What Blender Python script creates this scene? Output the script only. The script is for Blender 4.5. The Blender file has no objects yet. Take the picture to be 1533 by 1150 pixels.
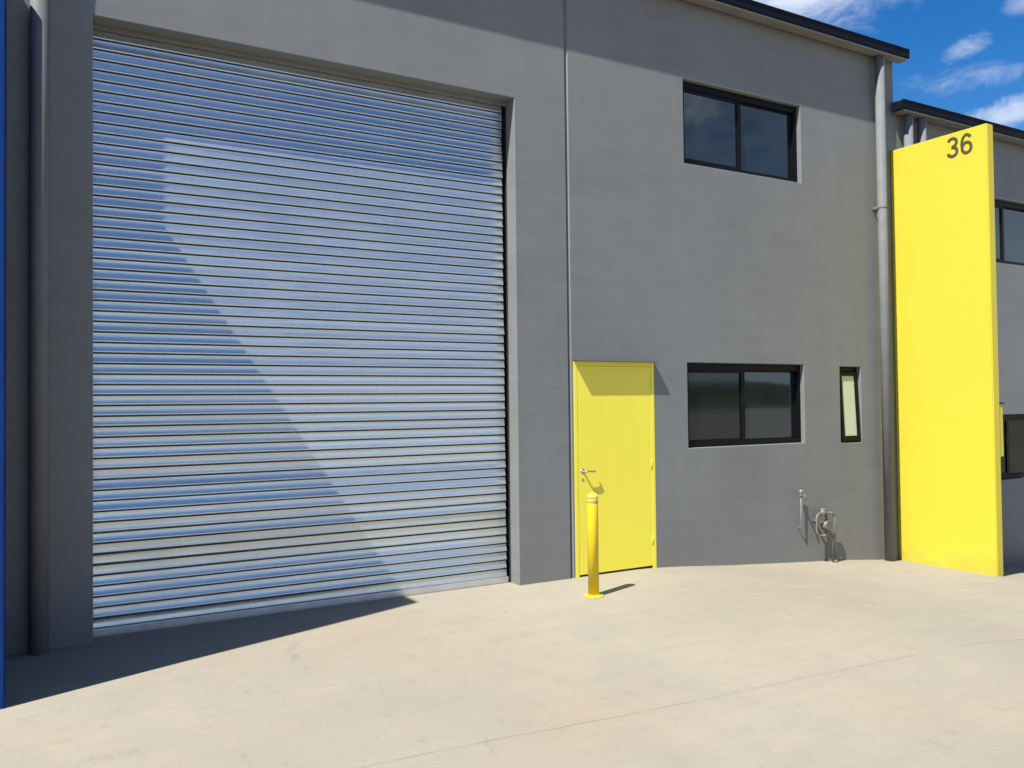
import bpy, bmesh, math, random
from mathutils import Vector, Matrix, noise as mnoise
random.seed(7)
scene = bpy.context.scene
C = scene.collection
R = math.radians

# ------------------------------------------------------------------ helpers
class MB:
    """collects polygons and links them as one mesh object"""
    def __init__(s): s.v = []; s.f = []; s.sm = []
    def quad(s, a, b, c, d, smooth=False):
        n = len(s.v); s.v += [tuple(a), tuple(b), tuple(c), tuple(d)]
        s.f.append((n, n+1, n+2, n+3)); s.sm.append(smooth)
    def box(s, x0, x1, y0, y1, z0, z1, bev=0.0):
        bm = bmesh.new()
        bmesh.ops.create_cube(bm, size=1, matrix=Matrix.Translation(((x0+x1)/2, (y0+y1)/2, (z0+z1)/2)) @ Matrix.Diagonal((x1-x0, y1-y0, z1-z0, 1)))
        if bev > 0:
            bmesh.ops.bevel(bm, geom=bm.edges[:], offset=bev, segments=2, affect='EDGES', profile=0.6)
        s.bm(bm)
    def bm(s, bm, smooth=False, M=None):
        n = len(s.v); bm.verts.index_update()
        for v in bm.verts: s.v.append(tuple(M @ v.co) if M else tuple(v.co))
        for f in bm.faces:
            s.f.append(tuple(n + v.index for v in f.verts)); s.sm.append(smooth)
        bm.free()
    def tube(s, pts, r, seg=20, caps=True):
        """round tube along a polyline; r is a number or one radius per point"""
        pts = [Vector(p) for p in pts]; n0 = len(s.v); k = len(pts)
        rs = r if isinstance(r, (list, tuple)) else [r]*k
        t0 = (pts[1]-pts[0]).normalized()
        ref = Vector((0, 0, 1)) if abs(t0.z) < .9 else Vector((1, 0, 0))
        u = t0.cross(ref).normalized()
        for i, p in enumerate(pts):
            if i == 0: t = t0
            elif i == k-1: t = (pts[i]-pts[i-1]).normalized()
            else:
                t = ((pts[i]-pts[i-1]).normalized() + (pts[i+1]-pts[i]).normalized())
                t = t.normalized() if t.length > 1e-6 else (pts[i]-pts[i-1]).normalized()
            u = (u - t*u.dot(t)).normalized(); w = t.cross(u)
            for j in range(seg):
                a = 2*math.pi*j/seg
                s.v.append(tuple(p + (u*math.cos(a) + w*math.sin(a))*rs[i]))
        for i in range(k-1):
            for j in range(seg):
                a = n0+i*seg+j; b = n0+i*seg+(j+1) % seg
                s.f.append((a, b, b+seg, a+seg)); s.sm.append(True)
        if caps:
            s.f.append(tuple(n0+j for j in range(seg))[::-1]); s.sm.append(False)
            s.f.append(tuple(n0+(k-1)*seg+j for j in range(seg))); s.sm.append(False)
    def lathe(s, prof, centre, axis='z', seg=28):
        """profile of (radius, height) turned about an axis through centre"""
        n0 = len(s.v); c = Vector(centre)
        for r, h in prof:
            for j in range(seg):
                a = 2*math.pi*j/seg; x, y = r*math.cos(a), r*math.sin(a)
                d = {'z': (x, y, h), 'y': (x, -h, y), 'x': (h, x, y)}[axis]
                s.v.append(tuple(c+Vector(d)))
        for i in range(len(prof)-1):
            for j in range(seg):
                a = n0+i*seg+j; b = n0+i*seg+(j+1) % seg
                s.f.append((a, b, b+seg, a+seg)); s.sm.append(True)
        s.f.append(tuple(n0+j for j in range(seg))[::-1]); s.sm.append(False)
        m = n0+(len(prof)-1)*seg
        s.f.append(tuple(m+j for j in range(seg))); s.sm.append(False)
    def prism(s, prof, x0, x1):
        """closed (y, z) outline swept along x"""
        n0 = len(s.v); k = len(prof)
        for x in (x0, x1):
            for y, z in prof: s.v.append((x, y, z))
        for i in range(k):
            j = (i+1) % k
            s.f.append((n0+i, n0+j, n0+k+j, n0+k+i)); s.sm.append(False)
        s.f.append(tuple(n0+i for i in range(k))[::-1]); s.sm.append(False)
        s.f.append(tuple(n0+k+i for i in range(k))); s.sm.append(False)
    def build(s, name, mat, parent=None, fix=True):
        me = bpy.data.meshes.new(name); me.from_pydata(s.v, [], s.f)
        me.polygons.foreach_set('use_smooth', s.sm)
        me.materials.append(mat)
        if fix:
            bm = bmesh.new(); bm.from_mesh(me)
            bmesh.ops.recalc_face_normals(bm, faces=bm.faces); bm.to_mesh(me); bm.free()
        me.update()
        o = bpy.data.objects.new(name, me); C.objects.link(o)
        if parent: o.parent = parent; o.matrix_parent_inverse = parent.matrix_basis.inverted()
        return o

def empty(name, loc):
    o = bpy.data.objects.new(name, None); o.location = loc; o.empty_display_size = .3
    C.objects.link(o); return o
def tag(o, label=None, cat=None, group=None, kind=None):
    for k, v in (('label', label), ('category', cat), ('group', group), ('kind', kind)):
        if v: o[k] = v
    return o

# ------------------------------------------------------------------ materials
class Mat:
    def __init__(s, name):
        s.m = bpy.data.materials.new(name); s.m.use_nodes = True
        s.nt = s.m.node_tree; s.p = s.nt.nodes['Principled BSDF']
        s.tc = s.nt.nodes.new('ShaderNodeTexCoord')
    def link(s, a, b): s.nt.links.new(a, b)
    def node(s, t, **kw):
        n = s.nt.nodes.new(t)
        for k, v in kw.items():
            if hasattr(n, k): setattr(n, k, v)
            else: n.inputs[k].default_value = v
        return n
    def coord(s, scale=(1, 1, 1), loc=(0, 0, 0), rot=(0, 0, 0)):
        m = s.node('ShaderNodeMapping'); s.link(s.tc.outputs['Object'], m.inputs[0])
        m.inputs['Scale'].default_value = scale; m.inputs['Location'].default_value = loc
        m.inputs['Rotation'].default_value = rot
        return m.outputs[0]
    def noise(s, scale, detail=4, rough=.55, vec=None, dist=0.):
        n = s.node('ShaderNodeTexNoise'); n.inputs['Scale'].default_value = scale
        n.inputs['Detail'].default_value = detail; n.inputs['Roughness'].default_value = rough
        n.inputs['Distortion'].default_value = dist
        s.link(vec if vec is not None else s.tc.outputs['Object'], n.inputs['Vector'])
        return n.outputs['Fac']
    def ramp(s, fac, lo, hi, a=0., b=1.):
        n = s.node('ShaderNodeMapRange', interpolation_type='SMOOTHSTEP', clamp=True)
        s.link(fac, n.inputs[0])
        for i, v in zip((1, 2, 3, 4), (lo, hi, a, b)): n.inputs[i].default_value = v
        return n.outputs[0]
    def math(s, op, a, b=None):
        n = s.node('ShaderNodeMath', operation=op)
        for i, v in enumerate((a, b)):
            if v is None: continue
            if isinstance(v, (int, float)): n.inputs[i].default_value = v
            else: s.link(v, n.inputs[i])
        return n.outputs[0]
    def mix(s, fac, a, b, mode='MIX'):
        n = s.node('ShaderNodeMix', data_type='RGBA', blend_type=mode)
        for i, v in ((0, fac), (6, a), (7, b)):
            if isinstance(v, (int, float)): n.inputs[i].default_value = v
            elif isinstance(v, (tuple, list)): n.inputs[i].default_value = tuple(v)+((1,) if len(v) == 3 else ())
            else: s.link(v, n.inputs[i])
        return n.outputs[2]
    def color(s, c):
        if isinstance(c, (tuple, list)): s.p.inputs['Base Color'].default_value = tuple(c)+(1,)
        else: s.link(c, s.p.inputs['Base Color'])
    def rough(s, r):
        if isinstance(r, (int, float)): s.p.inputs['Roughness'].default_value = r
        else: s.link(r, s.p.inputs['Roughness'])
    def bump(s, h, strength=.3, dist=.01):
        n = s.node('ShaderNodeBump'); n.inputs['Strength'].default_value = strength
        n.inputs['Distance'].default_value = dist; s.link(h, n.inputs['Height'])
        s.link(n.outputs[0], s.p.inputs['Normal'])

def wall_paint(name, base):
    m = Mat(name)
    big = m.ramp(m.noise(.55, 5, .6), .3, .7)
    streak = m.ramp(m.noise(1.0, 5, .6, m.coord((5.5, 1, .32))), .35, .72)
    swipe = m.ramp(m.noise(1.0, 6, .65, m.coord((.9, 1, 7.0))), .35, .7)
    fine = m.noise(38, 4, .6)
    c = m.mix(m.math('MULTIPLY', big, .8), tuple(v*.96 for v in base), tuple(v*1.16 for v in base))
    c = m.mix(m.math('MULTIPLY', streak, .32), c, tuple(v*.86 for v in base))
    c = m.mix(m.math('MULTIPLY', swipe, .62), c, tuple(v*1.14 for v in base))
    # damp dirt splashed along the foot of the wall
    sep = m.node('ShaderNodeSeparateXYZ'); m.link(m.tc.outputs['Object'], sep.inputs[0])
    foot = m.math('MULTIPLY', m.ramp(m.math('ADD', sep.outputs[2], m.math('MULTIPLY', m.noise(3.0, 4), -.5)), -.45, .15, 1., 0.), .22)
    c = m.mix(foot, c, (.20, .175, .14))
    patch = m.ramp(m.noise(1.0, 5, .7, m.coord((2.4, 1, 2.9), (3, 0, 5)), .8), .50, .70)
    c = m.mix(m.math('MULTIPLY', patch, .20), c, tuple(v*.85 for v in base))
    vs = m.node('ShaderNodeTexVoronoi'); vs.inputs['Scale'].default_value = 2.6; m.link(m.tc.outputs['Object'], vs.inputs['Vector'])
    mark = m.math('MULTIPLY', m.ramp(vs.outputs['Distance'], .012, .05, 1., 0.), m.ramp(m.noise(1.4, 2), .52, .62))
    c = m.mix(m.math('MULTIPLY', mark, .4), c, tuple(v*.62 for v in base))
    m.color(c); m.rough(.62)
    m.p.inputs['Specular IOR Level'].default_value = .35
    h = m.math('ADD', m.math('MULTIPLY', fine, .35), m.math('ADD', m.noise(170, 2), m.math('MULTIPLY', m.noise(1, 5, .6, m.coord((2.2, 1, 16))), .9)))
    m.bump(h, .35, .004)
    return m.m

def simple(name, base, rough=.5, metal=0., var=.08, scale=6., spec=.5, bump=.0, bscale=60):
    m = Mat(name)
    n = m.ramp(m.noise(scale, 4), .3, .7)
    m.color(m.mix(n, tuple(v*(1-var) for v in base), tuple(min(1, v*(1+var)) for v in base)))
    m.rough(m.ramp(m.noise(scale*2.3, 3), .3, .7, max(.02, rough-.06), rough+.06))
    m.p.inputs['Metallic'].default_value = metal
    m.p.inputs['Specular IOR Level'].default_value = spec
    if bump: m.bump(m.noise(bscale, 3), bump, .003)
    return m.m

def wvv(m):
    n = m.node('ShaderNodeTexNoise'); n.inputs['Scale'].default_value = 6; n.inputs['Detail'].default_value = 5
    m.link(m.tc.outputs['Object'], n.inputs['Vector'])
    return m.mix(.05, m.tc.outputs['Object'], n.outputs['Color'])

def concrete_mat():
    m = Mat('yard_concrete')
    base = (.268, .243, .189)
    c = m.mix(m.ramp(m.noise(.35, 5, .6), .32, .68), tuple(v*.93 for v in base), tuple(v*1.08 for v in base))
    peach = m.ramp(m.noise(.62, 4, .55, m.coord((1, .8, 1), (3.1, 7.7, 0))), .50, .72)
    c = m.mix(m.math('MULTIPLY', peach, .62), c, (.300, .242, .180))
    grey = m.ramp(m.noise(.9, 6, .68, m.coord((1.3, .7, 1), (9.1, 2.7, 0))), .48, .74)
    c = m.mix(m.math('MULTIPLY', grey, .34), c, (.205, .198, .172))
    # broom and trowel marks, aggregate specks
    tr = m.ramp(m.noise(1, 6, .7, m.coord((1.6, 6.5, 1), (0, 0, 0), (0, 0, R(-14)))), .36, .7)
    c = m.mix(m.math('MULTIPLY', tr, .32), c, (.222, .205, .168))
    sp = m.ramp(m.noise(46, 4, .75), .60, .74)
    c = m.mix(m.math('MULTIPLY', sp, .6), c, (.145, .135, .113))
    sp2 = m.ramp(m.noise(27, 3, .7), .62, .72)
    c = m.mix(m.math('MULTIPLY', sp2, .30), c, (.345, .318, .262))
    sc = m.ramp(m.noise(5.5, 6, .72, m.coord((1.4, .75, 1), (4, 1, 0), (0, 0, R(-20)))), .53, .70)
    c = m.mix(m.math('MULTIPLY', sc, .32), c, (.185, .172, .143))
    vg = m.node('ShaderNodeTexVoronoi'); vg.inputs['Scale'].default_value = 34; m.link(m.tc.outputs['Object'], vg.inputs['Vector'])
    pit = m.math('MULTIPLY', m.ramp(vg.outputs['Distance'], .10, .26, 1., 0.), m.ramp(m.noise(3.2, 5, .7), .46, .66))
    c = m.mix(m.math('MULTIPLY', pit, .55), c, (.12, .11, .092))
    spot = m.node('ShaderNodeTexVoronoi'); spot.inputs['Scale'].default_value = 1.7; m.link(wvv(m), spot.inputs['Vector'])
    drip = m.math('MULTIPLY', m.ramp(spot.outputs['Distance'], .015, .075, 1., 0.), m.ramp(m.noise(.9, 2), .52, .6))
    c = m.mix(m.math('MULTIPLY', drip, .25), c, (.11, .10, .085))
    sep = m.node('ShaderNodeSeparateXYZ'); m.link(m.tc.outputs['Object'], sep.inputs[0])
    x, y = sep.outputs[0], sep.outputs[1]
    wob = m.math('MULTIPLY', m.math('SUBTRACT', m.noise(2.2, 4, .6), .5), .055)
    wear = m.ramp(m.noise(1.7, 5, .7), .3, .62, .2, 1.)
    # saw cut: y = -2.945 - 0.0665 x ; square to it at x = 4.70
    d1 = m.math('ABSOLUTE', m.math('ADD', m.math('ADD', y, m.math('MULTIPLY', x, .0665)), m.math('ADD', 2.945, wob)))
    j1 = m.math('MULTIPLY', m.ramp(d1, .004, .014, 1., 0.), m.math('MULTIPLY', wear, .32))
    d2 = m.math('ABSOLUTE', m.math('ADD', m.math('SUBTRACT', x, 4.72), wob))
    j2 = m.math('MULTIPLY', m.ramp(d2, .003, .011, 1., 0.), m.math('MULTIPLY', wear, .13))
    j = m.math('MAXIMUM', j1, j2)
    c = m.mix(j, c, (.095, .087, .07))
    vo = m.node('ShaderNodeTexVoronoi', feature='DISTANCE_TO_EDGE')
    vo.inputs['Scale'].default_value = .42
    nn = m.node('ShaderNodeTexNoise'); nn.inputs['Scale'].default_value = 1.8; nn.inputs['Detail'].default_value = 6
    m.link(m.tc.outputs['Object'], nn.inputs['Vector'])
    wv = m.mix(.35, m.tc.outputs['Object'], nn.outputs['Color'])
    m.link(wv, vo.inputs['Vector'])
    crack = m.math('MULTIPLY', m.ramp(vo.outputs['Distance'], .0, .006, 1., 0.), m.ramp(m.noise(.8, 3), .54, .68, 0., .38))
    c = m.mix(crack, c, (.13, .12, .098))
    m.color(c); m.rough(.85); m.p.inputs['Specular IOR Level'].default_value = .25
    h = m.math('SUBTRACT', m.math('ADD', m.math('MULTIPLY', m.noise(60, 5, .7), .6), m.math('MULTIPLY', tr, .35)), m.math('MULTIPLY', j, 2.0))
    m.bump(h, .45, .007)
    return m.m

def galv_mat(name, base=(.615, .672, .695), rough=.24):
    m = Mat(name)
    sp = m.node('ShaderNodeTexVoronoi'); sp.inputs['Scale'].default_value = 55
    m.link(m.coord((1, 1, 1.4)), sp.inputs['Vector'])
    spk = m.node('ShaderNodeSeparateColor'); m.link(sp.outputs['Color'], spk.inputs[0])
    at = m.node('ShaderNodeAttribute', attribute_name='slat_tone')
    c = m.mix(m.math('MULTIPLY', spk.outputs[0], .28), tuple(v*.86 for v in base), tuple(min(1, v*1.1) for v in base))
    c = m.mix(m.ramp(m.noise(1, 5, .65, m.coord((1.1, 1, 9))), .4, .75, 0., .25), c, tuple(v*.78 for v in base))
    c = m.mix(1.0, c, at.outputs['Color'], 'MULTIPLY')
    m.color(c)
    m.p.inputs['Metallic'].default_value = .79
    m.rough(m.math('ADD', m.math('MULTIPLY', spk.outputs[1], .03), m.ramp(m.noise(2.2, 4), .3, .7, rough-.04, rough+.08)))
    m.bump(m.noise(1, 4, .6, m.coord((9, 1, 30))), .03, .002)
    return m.m

M = {}
M['wall'] = wall_paint('grey_render', (.156, .163, .165))
M['wall_far'] = wall_paint('grey_render_neighbour', (.156, .163, .165))
M['pipe'] = simple('grey_pvc', (.138, .146, .153), .7, var=.06, spec=.2)
M['flash'] = simple('grey_flashing', (.075, .08, .09), .5)
M['navy'] = simple('dark_gutter_paint', (.004, .006, .012), .6, var=.1, spec=.12)
M['soffit'] = simple('soffit_board', (.17, .165, .15), .6, var=.12, scale=3)
M['roof'] = simple('roof_sheet', (.25, .26, .27), .4, .5)
def yellow(name, base, rough=.38, dirt=.0):
    m = Mat(name)
    c = m.mix(m.ramp(m.noise(.9, 5, .6), .3, .7, 0, .5), base, tuple(v*.93 for v in base))
    c = m.mix(m.ramp(m.noise(1, 5, .65, m.coord((9, 9, .5))), .52, .8, 0., .14), c, (base[0]*.82, base[1]*.78, base[2]))
    c = m.mix(m.ramp(m.noise(70, 3, .7), .66, .74, 0., .25), c, tuple(v*.75 for v in base))
    sep = m.node('ShaderNodeSeparateXYZ'); m.link(m.tc.outputs['Object'], sep.inputs[0])
    z = m.math('ADD', sep.outputs[2], m.math('MULTIPLY', m.noise(4.0, 5, .7), -.55))
    c = m.mix(m.ramp(z, -.62, -.34, dirt, 0.), c, (.17, .14, .075))
    m.color(c); m.rough(rough); m.p.inputs['Specular IOR Level'].default_value = .4
    m.bump(m.math('ADD', m.noise(90, 3), m.noise(7, 3)), .12, .004)
    return m.m
M['yellow'] = yellow('yellow_render', (.54, .462, .037), .5, .2)
M['yellow_door'] = yellow('yellow_door_gloss', (.78, .685, .065), .42)
M['yellow_post'] = yellow('yellow_post_enamel', (.64, .45, .012), .35)
M['blue'] = simple('blue_render', (.0012, .028, .15), .5, var=.06, spec=.2)
M['black'] = simple('black_aluminium', (.0045, .005, .0065), .4, var=.1, spec=.12)
M['galv'] = galv_mat('galvanised_slats')
M['interlock'] = simple('shade_toned_interlock_steel', (.09, .10, .115), .55, .3, .2, 12)  # darker than the slats: shade of the joint grooves put into the colour
M['steel'] = simple('galvanised_plain', (.60, .61, .63), .38, .8, .06)
M['dark'] = simple('dark_channel', (.02, .02, .022), .6)
M['digit'] = simple('dark_digit_paint', (.06, .055, .03), .5)
M['brass'] = simple('weathered_brass', (.13, .125, .105), .55, .2, .15, 20)
M['copper'] = simple('painted_grey_pipe', (.15, .152, .142), .5, 0., .12, 15)
M['lever'] = simple('satin_chrome', (.40, .39, .36), .35, .9)
M['band'] = simple('grey_reflective_band', (.46, .38, .13), .5, .0)
M['rubber'] = simple('black_rubber', (.015, .015, .015), .8)
M['ground'] = concrete_mat()
M['white'] = simple('white_paper', (.75, .76, .78), .6)
def glass(name, tint, rough):
    m = Mat(name)
    m.color(tint); m.rough(rough); m.p.inputs['IOR'].default_value = 1.52
    m.p.inputs['Specular IOR Level'].default_value = .9; m.p.inputs['Specular Tint'].default_value = (.80, .97, 1.0, 1)
    m.bump(m.noise(1.3, 2), .02, .01)
    return m.m
M['glass'] = glass('tinted_glass', (.010, .012, .015), .03)
M['glass_dim'] = glass('tinted_glass_behind_screen', (.006, .007, .007), .06)
M['glass_dark'] = glass('very_dark_glass', (.005, .006, .007), .05)
M['glass_dark'].node_tree.nodes['Principled BSDF'].inputs['Specular IOR Level'].default_value = .25
M['glass_dim'].node_tree.nodes['Principled BSDF'].inputs['Specular IOR Level'].default_value = .6
def frosted():
    m = Mat('frosted_glass')
    n = m.noise(60, 3)
    m.color(m.mix(n, (.40, .46, .33), (.46, .52, .39))); m.rough(.3); m.bump(n, .3, .002)
    return m.m
M['frosted'] = frosted()
def hillmat():
    m = Mat('bush_covered_hill')
    n = m.noise(.08, 6, .7)
    m.color(m.mix(m.ramp(n, .35, .65), (.022, .034, .016), (.06, .075, .035))); m.rough(.9)
    return m.m
M['hill'] = hillmat()

# ------------------------------------------------------------------ measurements (metres; x along the wall, y into the building)
XL, XR = .5187, 4.0837          # roller opening
ZL = 4.5588                     # lintel
XJ = 4.684                      # panel joint
DX0, DX1, DZ = 4.7148, 5.717, 2.095
FINX, FIND, FINZ = 9.5897, 1.2444, 4.8184
STEP = .645                     # the next unit stands this much lower
T = .155                         # panel thickness

def ground_z(x):
    pts = [(-1e4, 0), (5.55, 0), (5.95, -.022), (6.8, -.095), (7.8, -.165), (8.5, -.212), (9.4, -.297), (9.75, -.335), (11, -.50), (12.3, -.645), (13, -.66), (1e4, -.66)]
    for (a, za), (b, zb) in zip(pts, pts[1:]):
        if a <= x <= b: return za+(zb-za)*(x-a)/(b-a)

# ------------------------------------------------------------------ ground
def build_ground():
    xs = [-600, -200, -60, -20, -8, -4]+[-2+.5*i for i in range(15)]+[5.25+.2*i for i in range(44)]+[14.5, 16, 20, 30, 60, 150, 400, 700]
    ys = [-600, -200, -80, -30, -15]+[-10+.5*i for i in range(23)]+[3, 10, 30, 80, 250, 600]
    xs.sort(); mb = MB()
    for y in ys:
        for x in xs:
            z = ground_z(x)
            if -9 < y < 1 and -3 < x < 14: z += .012*(mnoise.noise((x*.55, y*.55, 3))-0.0)*min(1, abs(y)/.8)
            mb.v.append((x, y, z))
    n = len(xs)
    for j in range(len(ys)-1):
        for i in range(n-1):
            a = j*n+i; mb.f.append((a, a+1, a+n+1, a+n)); mb.sm.append(True)
    o = mb.build('concrete_yard', M['ground'], fix=False); o['kind'] = 'structure'
build_ground()

def build_hills():
    mb = MB(); n = 720; rows = 5
    for i in range(n+1):
        az = R(-200+400*i/n)*.5                     # measured from -y towards +x
        d = 260
        deg = math.degrees(az)
        h = 7.0+2.8*math.sin((deg-18)/11.5)+1.4*mnoise.noise((deg*.22, 1.3, 0))+.55*mnoise.noise((deg*1.5, 7.3, 0))+.4*mnoise.noise((deg*4.3, 2.3, 0))
        for k in range(rows):
            t = k/(rows-1)
            dd = d+t*70
            mb.v.append((dd*math.sin(az), -dd*math.cos(az), -1.2+(h+1.2)*math.sin(t*math.pi/2)))
    for i in range(n):
        for k in range(rows-1):
            a = i*rows+k; mb.f.append((a, a+rows, a+rows+1, a+1)); mb.sm.append(True)
    o = mb.build('hills', M['hill'], fix=False); o['kind'] = 'structure'
build_hills()

# ------------------------------------------------------------------ wall panels with openings
def wall_panel(mb, x0, x1, z0, z1, holes, yf=0., yb=T, c=.005, left_chamfer=None):
    big = [(a-c, b+c, d-c, e+c) for a, b, d, e in holes]
    xa = x0+(left_chamfer[0] if left_chamfer else 0)
    xs = sorted({xa, x1} | {v for h in big for v in h[:2] if xa < v < x1})
    zs = sorted({z0, z1} | {v for h in big for v in h[2:] if z0 < v < z1})
    for i in range(len(xs)-1):
        for j in range(len(zs)-1):
            mx, mz = (xs[i]+xs[i+1])/2, (zs[j]+zs[j+1])/2
            if any(h[0] < mx < h[1] and h[2] < mz < h[3] for h in big): continue
            for y in (yf, yb):
                q = [(xs[i], y, zs[j]), (xs[i+1], y, zs[j]), (xs[i+1], y, zs[j+1]), (xs[i], y, zs[j+1])]
                mb.quad(*(q if y == yf else q[::-1]))
    for (a, b, d, e), (A, B, D, E_) in zip(holes, big):
        o = [(A, D), (B, D), (B, E_), (A, E_)]; i_ = [(a, d), (b, d), (b, e), (a, e)]
        for k in range(4):
            l = (k+1) % 4
            mb.quad((o[k][0], yf, o[k][1]), (o[l][0], yf, o[l][1]), (i_[l][0], yf+c, i_[l][1]), (i_[k][0], yf+c, i_[k][1]))
            mb.quad((i_[k][0], yf+c, i_[k][1]), (i_[l][0], yf+c, i_[l][1]), (i_[l][0], yb, i_[l][1]), (i_[k][0], yb, i_[k][1]))
    if left_chamfer:
        w, dpt = left_chamfer
        mb.quad((x0, yf+dpt, z0), (x0+w, yf, z0), (x0+w, yf, z1), (x0, yf+dpt, z1))
        mb.quad((x0, yb, z0), (x0, yf+dpt, z0), (x0, yf+dpt, z1), (x0, yb, z1))
    else:
        mb.quad((x0, yb, z0), (x0, yf, z0), (x0, yf, z1), (x0, yb, z1))
    mb.quad((x1, yf, z0), (x1, yb, z0), (x1, yb, z1), (x1, yf, z1))
    mb.quad((xa, yf, z1), (x1, yf, z1), (x1, yb, z1), (xa, yb, z1))

def sliding_window(parent, x0, x1, z0, z1, label=None, left='glass', right='glass'):
    fr = MB(); y0, y1 = .055, .125; w = .045
    fr.box(x0+.002, x1-.002, y0, y1, z1-.075, z1-.002, .003)
    fr.box(x0+.002, x1-.002, y0, y1, z0+.002, z0+.05, .003)
    fr.box(x0+.002, x0+w, y0+.001, y1, z0+.05, z1-.075)
    fr.box(x1-w, x1-.002, y0+.001, y1, z0+.05, z1-.075)
    xm = (x0+x1)/2-.02
    fr.box(xm-.028, xm+.028, y0+.012, y1, z0+.05, z1-.075)
    # sliding sash stiles and rails on the left half, slightly proud
    fr.box(x0+w, xm-.028, y0+.015, y0+.05, z1-.105, z1-.075)
    fr.box(x0+w, xm-.028, y0+.015, y0+.05, z0+.05, z0+.08)
    fr.box(x0+w, x0+w+.03, y0+.016, y0+.05, z0+.08, z1-.105)
    fr.box(xm+.028, x1-w, y0+.04, y0+.065, z1-.09, z1-.075)
    fr.box(xm+.028, x1-w, y0+.04, y0+.065, z0+.05, z0+.066)
    f = fr.build('window', M['black'], parent)
    p = MB()
    p.box(x0+w+.028, xm-.026, y0+.028, y0+.034, z0+.078, z1-.103)
    p.build('pane', M[left], f)
    p = MB(); p.box(xm+.026, x1-w+.002, y0+.052, y0+.058, z0+.064, z1-.088)
    p.build('pane', M[right], f)
    if label: f['label'] = label
    return f

def downpipe(parent, x, ztop, zbot, r=.058, name='downpipe', brackets=(), y=-.066):
    mb = MB()
    mb.tube([(x, y, zbot), (x, y, ztop)], r, 24)
    zz = [zbot+.02]+list(brackets)
    p = mb.build(name, M['pipe'], parent)
    for b in brackets:
        k = MB()
        k.lathe([(r+.0005, b-.013), (r+.002, b-.012), (r+.002, b+.012), (r+.0005, b+.013)], (x, y, 0), 'z', 24)
        k.box(x-r-.010, x+r+.010, -.012, -.001, b-.011, b+.011)
        k.box(x-r-.008, x-r+.004, y, -.006, b-.013, b+.013)
        k.build('bracket', M['pipe'], p)
    return p

def gutter_run(parent, x0, x1, z):
    """front lip at y=-.19; z is the gutter's lower front edge"""
    g = MB()
    prof = [(-.19, z), (-.196, z+.02), (-.196, z+.094), (-.206, z+.10), (-.206, z+.112), (-.186, z+.112), (-.186, z+.10), (-.184, z+.012), (-.05, z+.02), (-.05, z+.075), (-.044, z+.075), (-.044, z+.010), (-.10, z+.004)]
    g.prism(prof, x0, x1)
    for x in (x0-.003, x1+.003):
        g.box(x-.003, x+.003, -.198, -.046, z+.002, z+.106)
    g.build('gutter', M['navy'], parent)
    s = MB(); s.box(x0+.02, x1-.02, -.186, -.055, z-.024, z-.004, .003)
    s.build('soffit', M['soffit'], parent)

def shell(parent, x0, x1, ztop, zb, mat):
    """the closed body of the unit behind its front wall"""
    s = MB(); yb = 16
    for x in (x0+.002, x1-.182):
        s.box(x, x+.18, T+.002, yb, zb, ztop-.02)
    s.box(x0+.19, x1-.19, yb-.18, yb-.002, zb, ztop-.02)
    s.build('side_wall', mat, parent)
    r = MB()
    r.prism([(-.115, ztop+.052), (-.115, ztop+.045), (yb+.2, ztop+.60), (yb+.2, ztop+.64)], x0-.02, x1+.03)
    r.build('roof', M['roof'], parent)
    d = MB()
    d.box(x0+.2, x1-.2, 4.0, 4.05, zb, ztop-.03)
    d.build('inner_wall', M['dark'], parent)

# ------------------------------------------------------------------ the unit with the roller door
unit = empty('industrial_unit', (4.8, 0, 0))
tag(unit, 'grey two storey factory unit with big galvanised roller door and yellow personnel door', 'industrial unit')
NW = (8.565, 8.945, 1.172, 2.085)
UW = (6.172, 7.963, 4.219, 5.1246)
LW = (6.172, 7.945, 1.197, 2.0999)
XE = 9.675
w = MB()
wall_panel(w, -4.5, XJ-.030, -1.0, 6.04, [(XL, XR, -.5, ZL)])
wall_panel(w, XJ-.018, XE, -1.0, 6.04, [(DX0, DX1, -.5, DZ), UW, LW, NW], left_chamfer=(.030, .030))
w.build('wall', M['wall'], unit)
b = MB(); b.box(XJ-.034, XJ-.012, .045, .06, -.5, 6.0); b.build('joint_sealant', M['dark'], unit)
shell(unit, -4.5, XE, 6.04, -1.0, M['wall'])
gutter_run(unit, -4.5, 9.735, 5.957)
downpipe(unit, 9.285, 5.95, ground_z(9.285)-.01, .056, brackets=(4.05,), y=-.098)
downpipe(unit, .175, 5.95, -.005, .060, brackets=(5.2,))
sliding_window(unit, *UW)
sliding_window(unit, *LW, left='glass_dim')
# narrow awning window with a frosted pane, its sash pushed out a little at the foot
x0, x1, z0, z1 = NW
f = MB(); y0, y1 = .06, .125
f.box(x0+.002, x1-.002, y0, y1, z1-.05, z1-.002); f.box(x0+.002, x1-.002, y0, y1, z0+.002, z0+.045)
f.box(x0+.002, x0+.036, y0+.001, y1, z0+.045, z1-.05); f.box(x1-.036, x1-.002, y0+.001, y1, z0+.045, z1-.05)
nf = f.build('window', M['black'], unit); nf['label'] = 'narrow window with frosted pane'
s = MB(); a, b_ = x0+.03, x1-.03; lo, hi = z0+.02, z1-.06
s.box(a, a+.045, -.02, .012, lo, hi, .002); s.box(b_-.045, b_, -.02, .012, lo, hi, .002)
s.box(a+.045, b_-.045, -.0195, .0115, lo, lo+.06); s.box(a+.045, b_-.045, -.0195, .0115, hi-.05, hi)
S = Matrix.Translation((0, .055, hi)) @ Matrix.Rotation(R(-2.6), 4, 'X') @ Matrix.Translation((0, 0, -hi))
so = s.build('sash', M['black'], nf); so.data.transform(S)
p = MB(); p.box(a+.044, b_-.044, -.008, -.002, lo+.058, hi-.048)
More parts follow.
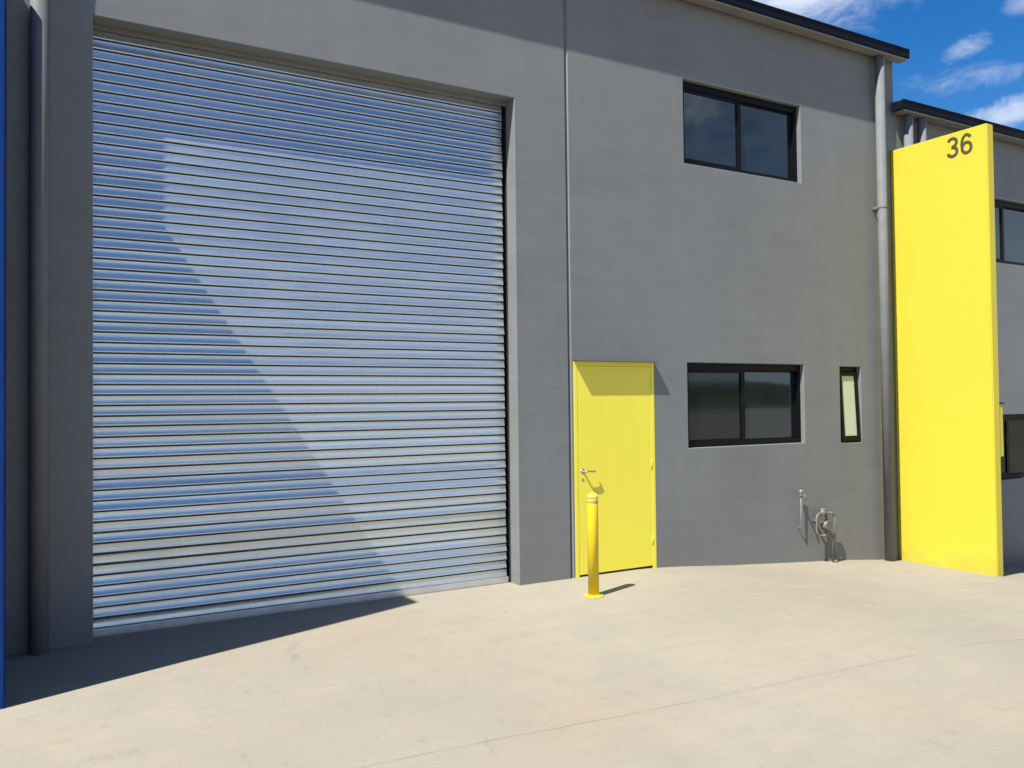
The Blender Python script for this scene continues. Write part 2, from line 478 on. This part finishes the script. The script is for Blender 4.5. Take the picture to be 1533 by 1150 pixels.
po = p.build('pane', M['frosted'], nf); po.data.transform(S)

# roller door
NS = 58
def roller():
    z0, z1 = .062, ZL+.09
    x0, x1 = XL-.06, XR-.036
    pitch = (ZL-.0)/NS
    me = bpy.data.meshes.new('roller_door'); v = []; f = []; tone = []; slot = []
    rnd = random.Random(3)
    nx = 24; seg = 10
    zc = z0; k = 0
    while zc < z1:
        low = zc < 1.25
        tilt = rnd.gauss(-.005, .018)
        if low: tilt = rnd.gauss(-.125, .03) if rnd.random() < .6 else rnd.gauss(.045, .03)
        elif zc < 1.9: tilt -= .03+.05*rnd.random()
        tn = rnd.uniform(.93, 1.05)
        # each lath leans out towards its foot and curls back under at the joint
        shape = [(0, -.012), (.003, .0060), (.014, .0080), (.035, .0091), (.07, .0096)]
        shape += [(q, .0098*((.77-q)/.65)**2) for q in (.12, .18, .25, .33, .41, .49, .57, .65, .73, .80)]+[(.845, .0), (.846, -.022), (.999, -.022), (1.0, -.012)]
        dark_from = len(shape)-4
        prof = [(.184-o+tilt*(t-.5)*pitch, zc+t*pitch) for t, o in shape]
        m = len(prof); n0 = len(v)
        for ix in range(nx+1):
            x = x0+(x1-x0)*ix/nx
            end = rnd.uniform(-.004, .004) if ix == nx else 0
            for q, (y, z) in enumerate(prof):
                bow = .0016*mnoise.noise((x*.9, k*.37, 5))+.0009*mnoise.noise((x*3.1, k*.9, 2))
                v.append((x+end, y+bow, z))
        for ix in range(nx):
            for q in range(m-1):
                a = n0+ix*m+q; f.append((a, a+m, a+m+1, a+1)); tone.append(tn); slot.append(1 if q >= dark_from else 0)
        zc += pitch; k += 1
    me.from_pydata(v, [], f)
    at = me.color_attributes.new('slat_tone', 'FLOAT_COLOR', 'CORNER')
    i = 0
    for pl in me.polygons:
        for _ in pl.loop_indices:
            t = tone[pl.index]; at.data[i].color = (t, t, t, 1); i += 1
    me.polygons.foreach_set('use_smooth', [True]*len(f))
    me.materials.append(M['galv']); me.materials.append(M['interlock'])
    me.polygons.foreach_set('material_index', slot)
    bm = bmesh.new(); bm.from_mesh(me)
    for fc in bm.faces: fc.normal_update()
    if sum(fc.normal.y for fc in bm.faces) > 0:
        bmesh.ops.reverse_faces(bm, faces=bm.faces)
    for e in bm.edges:
        if len(e.link_faces) == 2 and e.calc_face_angle(0) > R(35): e.smooth = False
    bm.to_mesh(me); bm.free()
    o = bpy.data.objects.new('roller_door', me); C.objects.link(o)
    o.parent = unit; o.matrix_parent_inverse = unit.matrix_basis.inverted()
    return o
rd = roller()
b = MB(); b.box(XL-.05, XR-.02, .166, .20, .010, .060, .004); b.box(XL-.05, XR-.02, .174, .192, .001, .011)
b.build('bottom_rail', M['steel'], rd)
g = MB()
g.box(XR-.03, XR+.06, .30, .31, 0, ZL+.1); g.box(XR+.005, XR+.06, T+.004, .299, 0, ZL+.1)
g.build('guide_channel', M['dark'], rd)
g = MB(); g.box(XL-.12, XL-.06, T+.004, .31, 0, ZL+.1); g.build('guide_channel', M['dark'], rd)
h = MB(); h.box(XL-.1, XR+.1, T+.003, T+.012, ZL-.035, ZL+.12)
h.build('brush_seal', M['soffit'], rd)

# personnel door: frame, leaf, lever, drip hood
d = MB(); fw = .045
d.box(DX0+.001, DX0+fw, -.002, .12, -.02, DZ-.002, .003); d.box(DX1-fw, DX1-.001, -.002, .12, -.02-.01, DZ-.002, .003)
d.box(DX0+fw, DX1-fw, -.0015, .12, DZ-fw, DZ-.002)
df = d.build('door', M['yellow_door'], unit)
l = MB(); l.box(DX0+fw+.0025, DX1-fw-.0025, .0, .048, .02, DZ-fw-.0025, .002)
leaf = l.build('leaf', M['yellow_door'], df)
s = MB(); s.box(DX0+fw, DX1-fw, .02, .12, -.05, .012); s.build('threshold', M['dark'], df)
hd = MB(); hz = 1.02; hx = 4.815
hd.lathe([(.026, 0), (.026, .008), (.022, .011), (.010, .012), (.009, .052)], (hx, .008, hz), 'y', 20)
hd.tube([(hx, -.044, hz), (hx+.02, -.046, hz), (hx+.07, -.046, hz), (hx+.115, -.042, hz-.004), (hx+.125, -.03, hz-.004)], .0085, 12)
hd.lathe([(.020, 0), (.020, .006), (.012, .010)], (hx, .008, hz-.085), 'y', 16)
hd.build('handle', M['lever'], df)
for hzz in (.28, 1.05, 1.82):
    k = MB(); k.lathe([(.006, hzz-.045), (.006, hzz+.045)], (DX1-fw-.001, -.001, 0), 'z', 12)
    k.build('hinge', M['yellow_door'], df)
hood = MB()
hood.prism([(-.001, DZ+.012), (-.078, DZ+.004), (-.078, DZ-.004), (-.074, DZ-.004), (-.074, DZ+.0005), (-.001, DZ+.0075)], DX0-.002, DX1+.002)
hood.build('drip_hood', M['flash'], df)

# ------------------------------------------------------------------ the next, lower unit
nb = empty('industrial_unit', (12, 0, -.65))
tag(nb, 'lower grey factory unit behind the yellow blade wall, its gutter a step down', 'industrial unit')
XN0, XN1 = XE+.004, 22.0
mir = lambda r: (2*9.62-r[1], 2*9.62-r[0], r[2]-STEP, r[3]-STEP)
nu, nl = (11.29, 13.05, UW[2]-STEP, UW[3]-STEP), (11.29, 13.05, LW[2]-STEP, LW[3]-STEP)
w = MB()
ztn = 6.04-STEP
wall_panel(w, XN0, XN1, -1.6, ztn, [nu, nl, (13.5, 14.5, -1.2, DZ-STEP), (15.1, 18.7, -1.2, ZL-STEP)])
w.build('wall', M['wall_far'], nb)
shell(nb, XN0, XN1, ztn, -1.6, M['wall_far'])
gutter_run(nb, 9.60, XN1, 5.957-STEP)
sliding_window(nb, *nu); sliding_window(nb, *nl, left='glass_dark', right='glass_dark')
for xx in (9.83, 10.10):
    downpipe(nb, xx, 5.95-STEP, ground_z(xx)-.01, .055, brackets=(4.1-STEP,), y=-.098)
d = MB(); d.box(13.502, 14.498, -.005, .1, -.7, DZ-STEP-.002, .003)
d.build('door', M['yellow_door'], nb)
d = MB()
for k in range(48):
    d.box(15.06, 18.74, .20-.006*(k % 2), .215, -.66+.0785*k+.004, -.66+.0785*(k+1), 0)
d.box(15.06, 18.74, .216, .23, -.7, ZL-STEP+.1)
d.build('roller_door', M['steel'], nb)

# ------------------------------------------------------------------ blade walls
def blade(mat, x0, x1, depth, ztop, zb, label):
    bm = bmesh.new()
    bmesh.ops.create_cube(bm, size=1, matrix=Matrix.Translation(((x0+x1)/2, -depth/2-.002, (ztop+zb)/2)) @ Matrix.Diagonal((x1-x0, depth, ztop-zb, 1)))
    bmesh.ops.bevel(bm, geom=bm.edges[:], offset=.009, segments=2, affect='EDGES')
    mb = MB(); mb.bm(bm)
    o = mb.build('blade_wall', mat); tag(o, label, 'wall'); return o
yb = blade(M['yellow'], FINX, FINX+.125, FIND, FINZ, -.8, 'tall bright yellow blade wall with number 36 near its top')
bb = blade(M['blue'], -.160, -.022, 1.20, 4.735, -.3, 'deep blue blade wall cut off by the left edge of the photo')
# number 36
def digits():
    """3 and 6 as flat strokes of even width: u runs along the face towards the street, v up (unit height 1)"""
    arc = lambda cx, cy, rx, ry, a0, a1, n: [(cx+rx*math.cos(R(a0+(a1-a0)*i/n)), cy+ry*math.sin(R(a0+(a1-a0)*i/n))) for i in range(n+1)]
    three = arc(.285, .735, .225, .205, 160, -78, 20)+[(.245, .525)]
    three2 = [(.245, .525)]+arc(.285, .275, .245, .215, 86, -168, 24)
    six = arc(.31, .62, .235, .32, 32, 90, 8)+arc(.31, .50, .25, .44, 90, 188, 16)[1:]
    ring = arc(.31, .315, .235, .255, 0, 360, 32)
    mb = MB(); H, hw = .238, .070
    def stroke(pts, ox, e=0.):
        P = [Vector((ox+p[0]*H*.98, p[1]*H)) for p in pts]; k = len(P); L_, R_ = [], []
        for i in range(k):
            if (P[0]-P[-1]).length < 1e-6: t = P[(i+1) % (k-1)]-P[(i-1) % (k-1)]
            else: t = P[min(k-1, i+1)]-P[max(0, i-1)]
            t = t.normalized(); n = Vector((-t.y, t.x))*hw*H
            L_.append(P[i]+n); R_.append(P[i]-n)
        q = lambda p, d: (FINX-d, -.765-p.x, 4.527+p.y)
        for i in range(k-1):
            mb.quad(q(L_[i], .004+e), q(L_[i+1], .004+e), q(R_[i+1], .004+e), q(R_[i], .004+e))
            mb.quad(q(L_[i], .001), q(L_[i+1], .001), q(L_[i+1], .004+e), q(L_[i], .004+e))
            mb.quad(q(R_[i], .001), q(R_[i+1], .001), q(R_[i+1], .004+e), q(R_[i], .004+e))
    stroke(three, .0); stroke(three2, .0, .0006); stroke(six, .168); stroke(ring, .168, .0006)
    return mb.build('number', M['digit'], yb)
digits()

# letter box on the far side of the yellow blade
lb = empty('letter_box', (FINX+.2, -1.05, 1.2))
tag(lb, 'small yellow box on the far face of the yellow blade wall near its front edge', 'letter box')
m = MB(); m.box(FINX+.127, FINX+.205, -1.235, -.96, 1.02, 1.62, .008); m.build('body', M['yellow'], lb)
m = MB(); m.prism([(-1.245, 1.622), (-.95, 1.622), (-.95, 1.66), (-1.245, 1.634)], FINX+.127, FINX+.225); m.build('lid', M['navy'], lb)

# ------------------------------------------------------------------ bollard
bx, by = 4.398, -.735
bo = empty('bollard', (bx, by, 0))
tag(bo, 'yellow steel bollard with grey band standing before the yellow door', 'bollard')
r = .048
m = MB(); m.lathe([(r, .010), (r, .812), (r-.001, .814)], (bx, by, 0)); m.build('post', M['yellow_post'], bo)
m = MB(); m.lathe([(r+.0005, .815), (r+.002, .817), (r+.002, .848), (r+.0005, .85)], (bx, by, 0)); m.build('reflective_band', M['band'], bo)
m = MB(); m.lathe([(r, .851), (r, .868), (r*.93, .882), (r*.72, .893), (r*.4, .899), (.004, .901)], (bx, by, 0)); m.build('cap', M['yellow_door'], bo)
m = MB(); m.lathe([(.090, .001), (.090, .008), (.088, .010), (r+.010, .010), (r+.003, .020), (r+.001, .020)], (bx, by, 0))
bp = m.build('base_plate', M['yellow_post'], bo)
for k in range(4):
    a = R(45+90*k); n = MB()
    n.lathe([(.008, .0105), (.008, .016), (.005, .019)], (bx+.075*math.cos(a), by+.075*math.sin(a), 0), 'z', 6)
    n.build('bolt', M['steel'], bp)

# ------------------------------------------------------------------ water meter and hose tap on the wall
gz = ground_z(8.3)
wm = empty('water_meter', (8.25, -.08, gz))
tag(wm, 'weathered water meter with riser pipe low on the grey wall under the narrow window', 'water meter')
y = -.10
m = MB()
m.tube([(8.30, y, gz-.02), (8.30, y, .30), (8.297, y, .335), (8.283, y, .362), (8.255, y, .374), (8.19, y, .376)], .014, 14)
m.lathe([(.029, gz+.002), (.029, gz+.02), (.022, gz+.026)], (8.30, y, 0), 'z', 14)
m.build('riser_pipe', M['copper'], wm)
m = MB()
m.lathe([(.018, -.02), (.021, -.012), (.021, .0), (.016, .01)], (8.19, y, .376), 'x', 8)
m.lathe([(.022, -.02), (.034, -.014), (.036, .03), (.026, .034), (.026, .05)], (8.10, y, .376), 'z', 18)
m.tube([(8.17, y, .376), (8.03, y, .376)], .013, 12)
m.lathe([(.018, -.018), (.021, -.01), (.021, .01), (.016, .018)], (8.04, y, .376), 'x', 8)
m.build('valve_body', M['brass'], wm)
m = MB()
m.tube([(8.04, y, .376), (8.005, y, .36), (7.995, y, .32), (7.995, y, .17), (8.01, y, .135), (8.05, y, .122), (8.10, y, .122)], .0115, 12)
m.build('loop_pipe', M['copper'], wm)
m = MB()
m.lathe([(.05, -.034), (.062, -.026), (.062, .022), (.054, .032), (.054, .036)], (8.16, y, .235), 'y', 24)
m.tube([(8.08, y, .122), (8.25, y, .122)], .016, 12); m.tube([(8.16, y, .12), (8.16, y, .24)], .022, 12); m.tube([(8.16, y, .24), (8.16, y, .37)], .016, 12)
m.build('meter_body', M['brass'], wm)
m = MB(); m.tube([(8.25, y, .122), (8.262, y, .10), (8.262, y, gz-.02)], .011, 12)
m.build('supply_pipe', M['copper'], wm)
m = MB(); m.box(8.02, 8.29, -.004, -.001, .28, .31); m.box(8.05, 8.08, y, -.004, .285, .305); m.box(8.22, 8.25, y, -.004, .285, .305); m.box(8.04, 8.27, y-.004, y+.004, .27, .315, .003)
m.build('bracket', M['copper'], wm)
m = MB(); m.box(8.07, 8.13, y-.007, y+.007, .426, .438, .003); m.lathe([(.006, .40), (.006, .428)], (8.10, y, 0), 'z', 8)
m.build('tap_handle', M['steel'], wm)

ht = empty('hose_tap', (7.80, -.06, .2))
tag(ht, 'small hose tap on a thin pipe left of the water meter', 'tap')
m = MB(); m.tube([(7.80, -.001, .23), (7.80, -.035, .232), (7.80, -.05, .25), (7.80, -.05, .60)], .008, 12); m.build('pipe', M['copper'], ht)
m = MB()
m.lathe([(.016, .585), (.018, .59), (.018, .615), (.013, .63), (.013, .645)], (7.80, -.05, 0), 'z', 12)
m.tube([(7.80, -.05, .605), (7.80, -.10, .605), (7.80, -.118, .59), (7.80, -.12, .555)], .009, 12)
m.build('spout', M['brass'], ht)
m = MB(); m.box(7.765, 7.835, -.056, -.044, .646, .66, .004); m.lathe([(.010, .644), (.010, .662)], (7.80, -.05, 0), 'z', 10)
m.build('handle', M['steel'], ht)

# ------------------------------------------------------------------ light
SUN = Vector((1.0, .36, -1.555)).normalized()        # direction the light travels
L = bpy.data.lights.new('sun', 'SUN'); L.energy = 5.0; L.angle = R(.53); L.color = (1.0, .955, .88)
lo = bpy.data.objects.new('sun', L); C.objects.link(lo); lo.location = (-10, -6, 15)
lo.rotation_euler = SUN.to_track_quat('-Z', 'Y').to_euler()
elev = math.asin(-SUN.z); rot = math.atan2(-SUN.x, -SUN.y)

wd = bpy.data.worlds.new('World'); scene.world = wd; wd.use_nodes = True
nt = wd.node_tree; bg = nt.nodes['Background']
sky = nt.nodes.new('ShaderNodeTexSky'); sky.sky_type = 'NISHITA'; sky.sun_disc = False
sky.sun_elevation = elev; sky.sun_rotation = rot; sky.altitude = 50
sky.air_density = 1.0; sky.dust_density = .2; sky.ozone_density = 3.0
def wn(t, **kw):
    n = nt.nodes.new(t)
    for k, v in kw.items(): setattr(n, k, v)
    return n
hs = wn('ShaderNodeHueSaturation'); nt.links.new(sky.outputs[0], hs.inputs['Color'])
hs.inputs['Saturation'].default_value = 1.42; hs.inputs['Value'].default_value = 1.0; hs.inputs['Hue'].default_value = .507
def lk(a, sock): 
    if isinstance(a, (int, float)): sock.default_value = a
    else: nt.links.new(a, sock)
def ma(op, a, b=0.):
    n = wn('ShaderNodeMath', operation=op); lk(a, n.inputs[0]); lk(b, n.inputs[1]); return n.outputs[0]
def sm(v, lo, hi, a=0., b=1.):
    n = wn('ShaderNodeMapRange', interpolation_type='SMOOTHSTEP', clamp=True); lk(v, n.inputs[0])
    for i, q in zip((1, 2, 3, 4), (lo, hi, a, b)): n.inputs[i].default_value = q
    return n.outputs[0]
tc = wn('ShaderNodeTexCoord'); D3 = tc.outputs['Generated']
sp = wn('ShaderNodeSeparateXYZ'); nt.links.new(D3, sp.inputs[0])
AZ = ma('ARCTAN2', sp.outputs[0], sp.outputs[1]); EL = ma('ARCSINE', sp.outputs[2])     # compass angle from +y, height above the horizon
def nzs(scale, loc, sc, detail=9, rough=.6, dist=.3):
    mp = wn('ShaderNodeMapping'); nt.links.new(D3, mp.inputs[0]); mp.inputs['Scale'].default_value = sc; mp.inputs['Location'].default_value = loc
    n = wn('ShaderNodeTexNoise'); nt.links.new(mp.outputs[0], n.inputs['Vector'])
    n.inputs['Scale'].default_value = scale; n.inputs['Detail'].default_value = detail; n.inputs['Roughness'].default_value = rough; n.inputs['Distortion'].default_value = dist
    return n.outputs['Fac']
wisp = nzs(13, (.2, .6, .1), (1, 1, 2.0), 10, .68, .5); puff = nzs(3.0, (.35, .1, .2), (1, 1, 2.0))
# broken cloud all round, thinner ahead of the camera
cl = sm(puff, .50, .72, 0., .8)
ahead = sm(ma('ABSOLUTE', ma('SUBTRACT', AZ, R(46))), R(24), R(50))
cl = ma('MULTIPLY', cl, ahead)
def bank(az, el, wa, we, tilt, amt, amp=2.2, lo=.12, hi=.80):
    da = ma('SUBTRACT', AZ, R(az)); de = ma('SUBTRACT', ma('SUBTRACT', EL, R(el)), ma('MULTIPLY', da, tilt))
    q = ma('ADD', ma('POWER', ma('DIVIDE', da, R(wa)), 2.0), ma('POWER', ma('DIVIDE', de, R(we)), 2.0))
    g = ma('POWER', 2.718, ma('MULTIPLY', q, -1.0))
    d = ma('MULTIPLY', ma('ADD', ma('MULTIPLY', g, .62), ma('MULTIPLY', ma('SUBTRACT', wisp, .5), amp)), ma('MINIMUM', ma('MULTIPLY', g, 2.5), 1.0))
    return ma('MULTIPLY', sm(d, lo, hi), amt)
BANKS = [(49, 24.6, 8.5, 2.4, -.10, .85, 1.2), (58.2, 19.8, 1.7, .62, .25, .42), (60.2, 16.0, 2.6, .85, .1, .62), (57.8, 18.2, 3.6, .8, 0., .30), (62.0, 21.8, 1.5, .6, .2, .35), (136.5, 20.5, 4, 3, -.5, 1.), (131, 19, 3.5, 2.2, .5, .8), (140, 15, 9, 3, .2, .5), (134, 21, 12, 7, .3, .4, 1.6)]     # cloud banks in view, then ones behind the camera for the window reflections
for bk in BANKS:
    cl = ma('MAXIMUM', cl, bank(*bk))
hz = wn('ShaderNodeMix', data_type='RGBA'); lk(sm(EL, R(1), R(17), .92, 0.), hz.inputs[0]); nt.links.new(hs.outputs[0], hz.inputs[6])
hz.inputs[7].default_value = (6.4, 7.5, 8.8, 1)                    # pale band low over the horizon
added_veil = ma('MULTIPLY', ma('MULTIPLY', sm(EL, R(6), R(36), .62, 0.), ahead), sm(wisp, .30, .66, .25, 1.))     # pale cloud added behind the camera to brighten roller door and window reflections
cl = ma('MAXIMUM', cl, added_veil)
mx = wn('ShaderNodeMix', data_type='RGBA'); nt.links.new(cl, mx.inputs[0]); nt.links.new(hz.outputs[2], mx.inputs[6])
mx.inputs[7].default_value = (6.6, 7.1, 8.2, 1)
nt.links.new(mx.outputs[2], bg.inputs['Color']); bg.inputs['Strength'].default_value = .07

# ------------------------------------------------------------------ camera
yaw, pitch, roll, D, ZC, F = .5286, .0223, -.0113, 6.8943, 1.6915, 1287.24
fw_ = Vector((math.sin(yaw)*math.cos(pitch), math.cos(yaw)*math.cos(pitch), math.sin(pitch)))
rt = Vector((math.cos(yaw), -math.sin(yaw), 0)); up = rt.cross(fw_)
c_, s_ = math.cos(roll), math.sin(roll)
rt, up = c_*rt+s_*up, -s_*rt+c_*up
cam = bpy.data.cameras.new('camera'); cam.sensor_width = 36; cam.lens = 36*F/1533; cam.clip_end = 3000; cam.clip_start = .05
co = bpy.data.objects.new('camera', cam); C.objects.link(co)
co.matrix_world = Matrix(((rt.x, up.x, -fw_.x, 0), (rt.y, up.y, -fw_.y, -D), (rt.z, up.z, -fw_.z, ZC), (0, 0, 0, 1)))
scene.camera = co
scene.view_settings.view_transform = 'Standard'; scene.view_settings.look = 'None'
scene.view_settings.exposure = .95; scene.view_settings.gamma = 1.0
scene.cycles.use_denoising = True
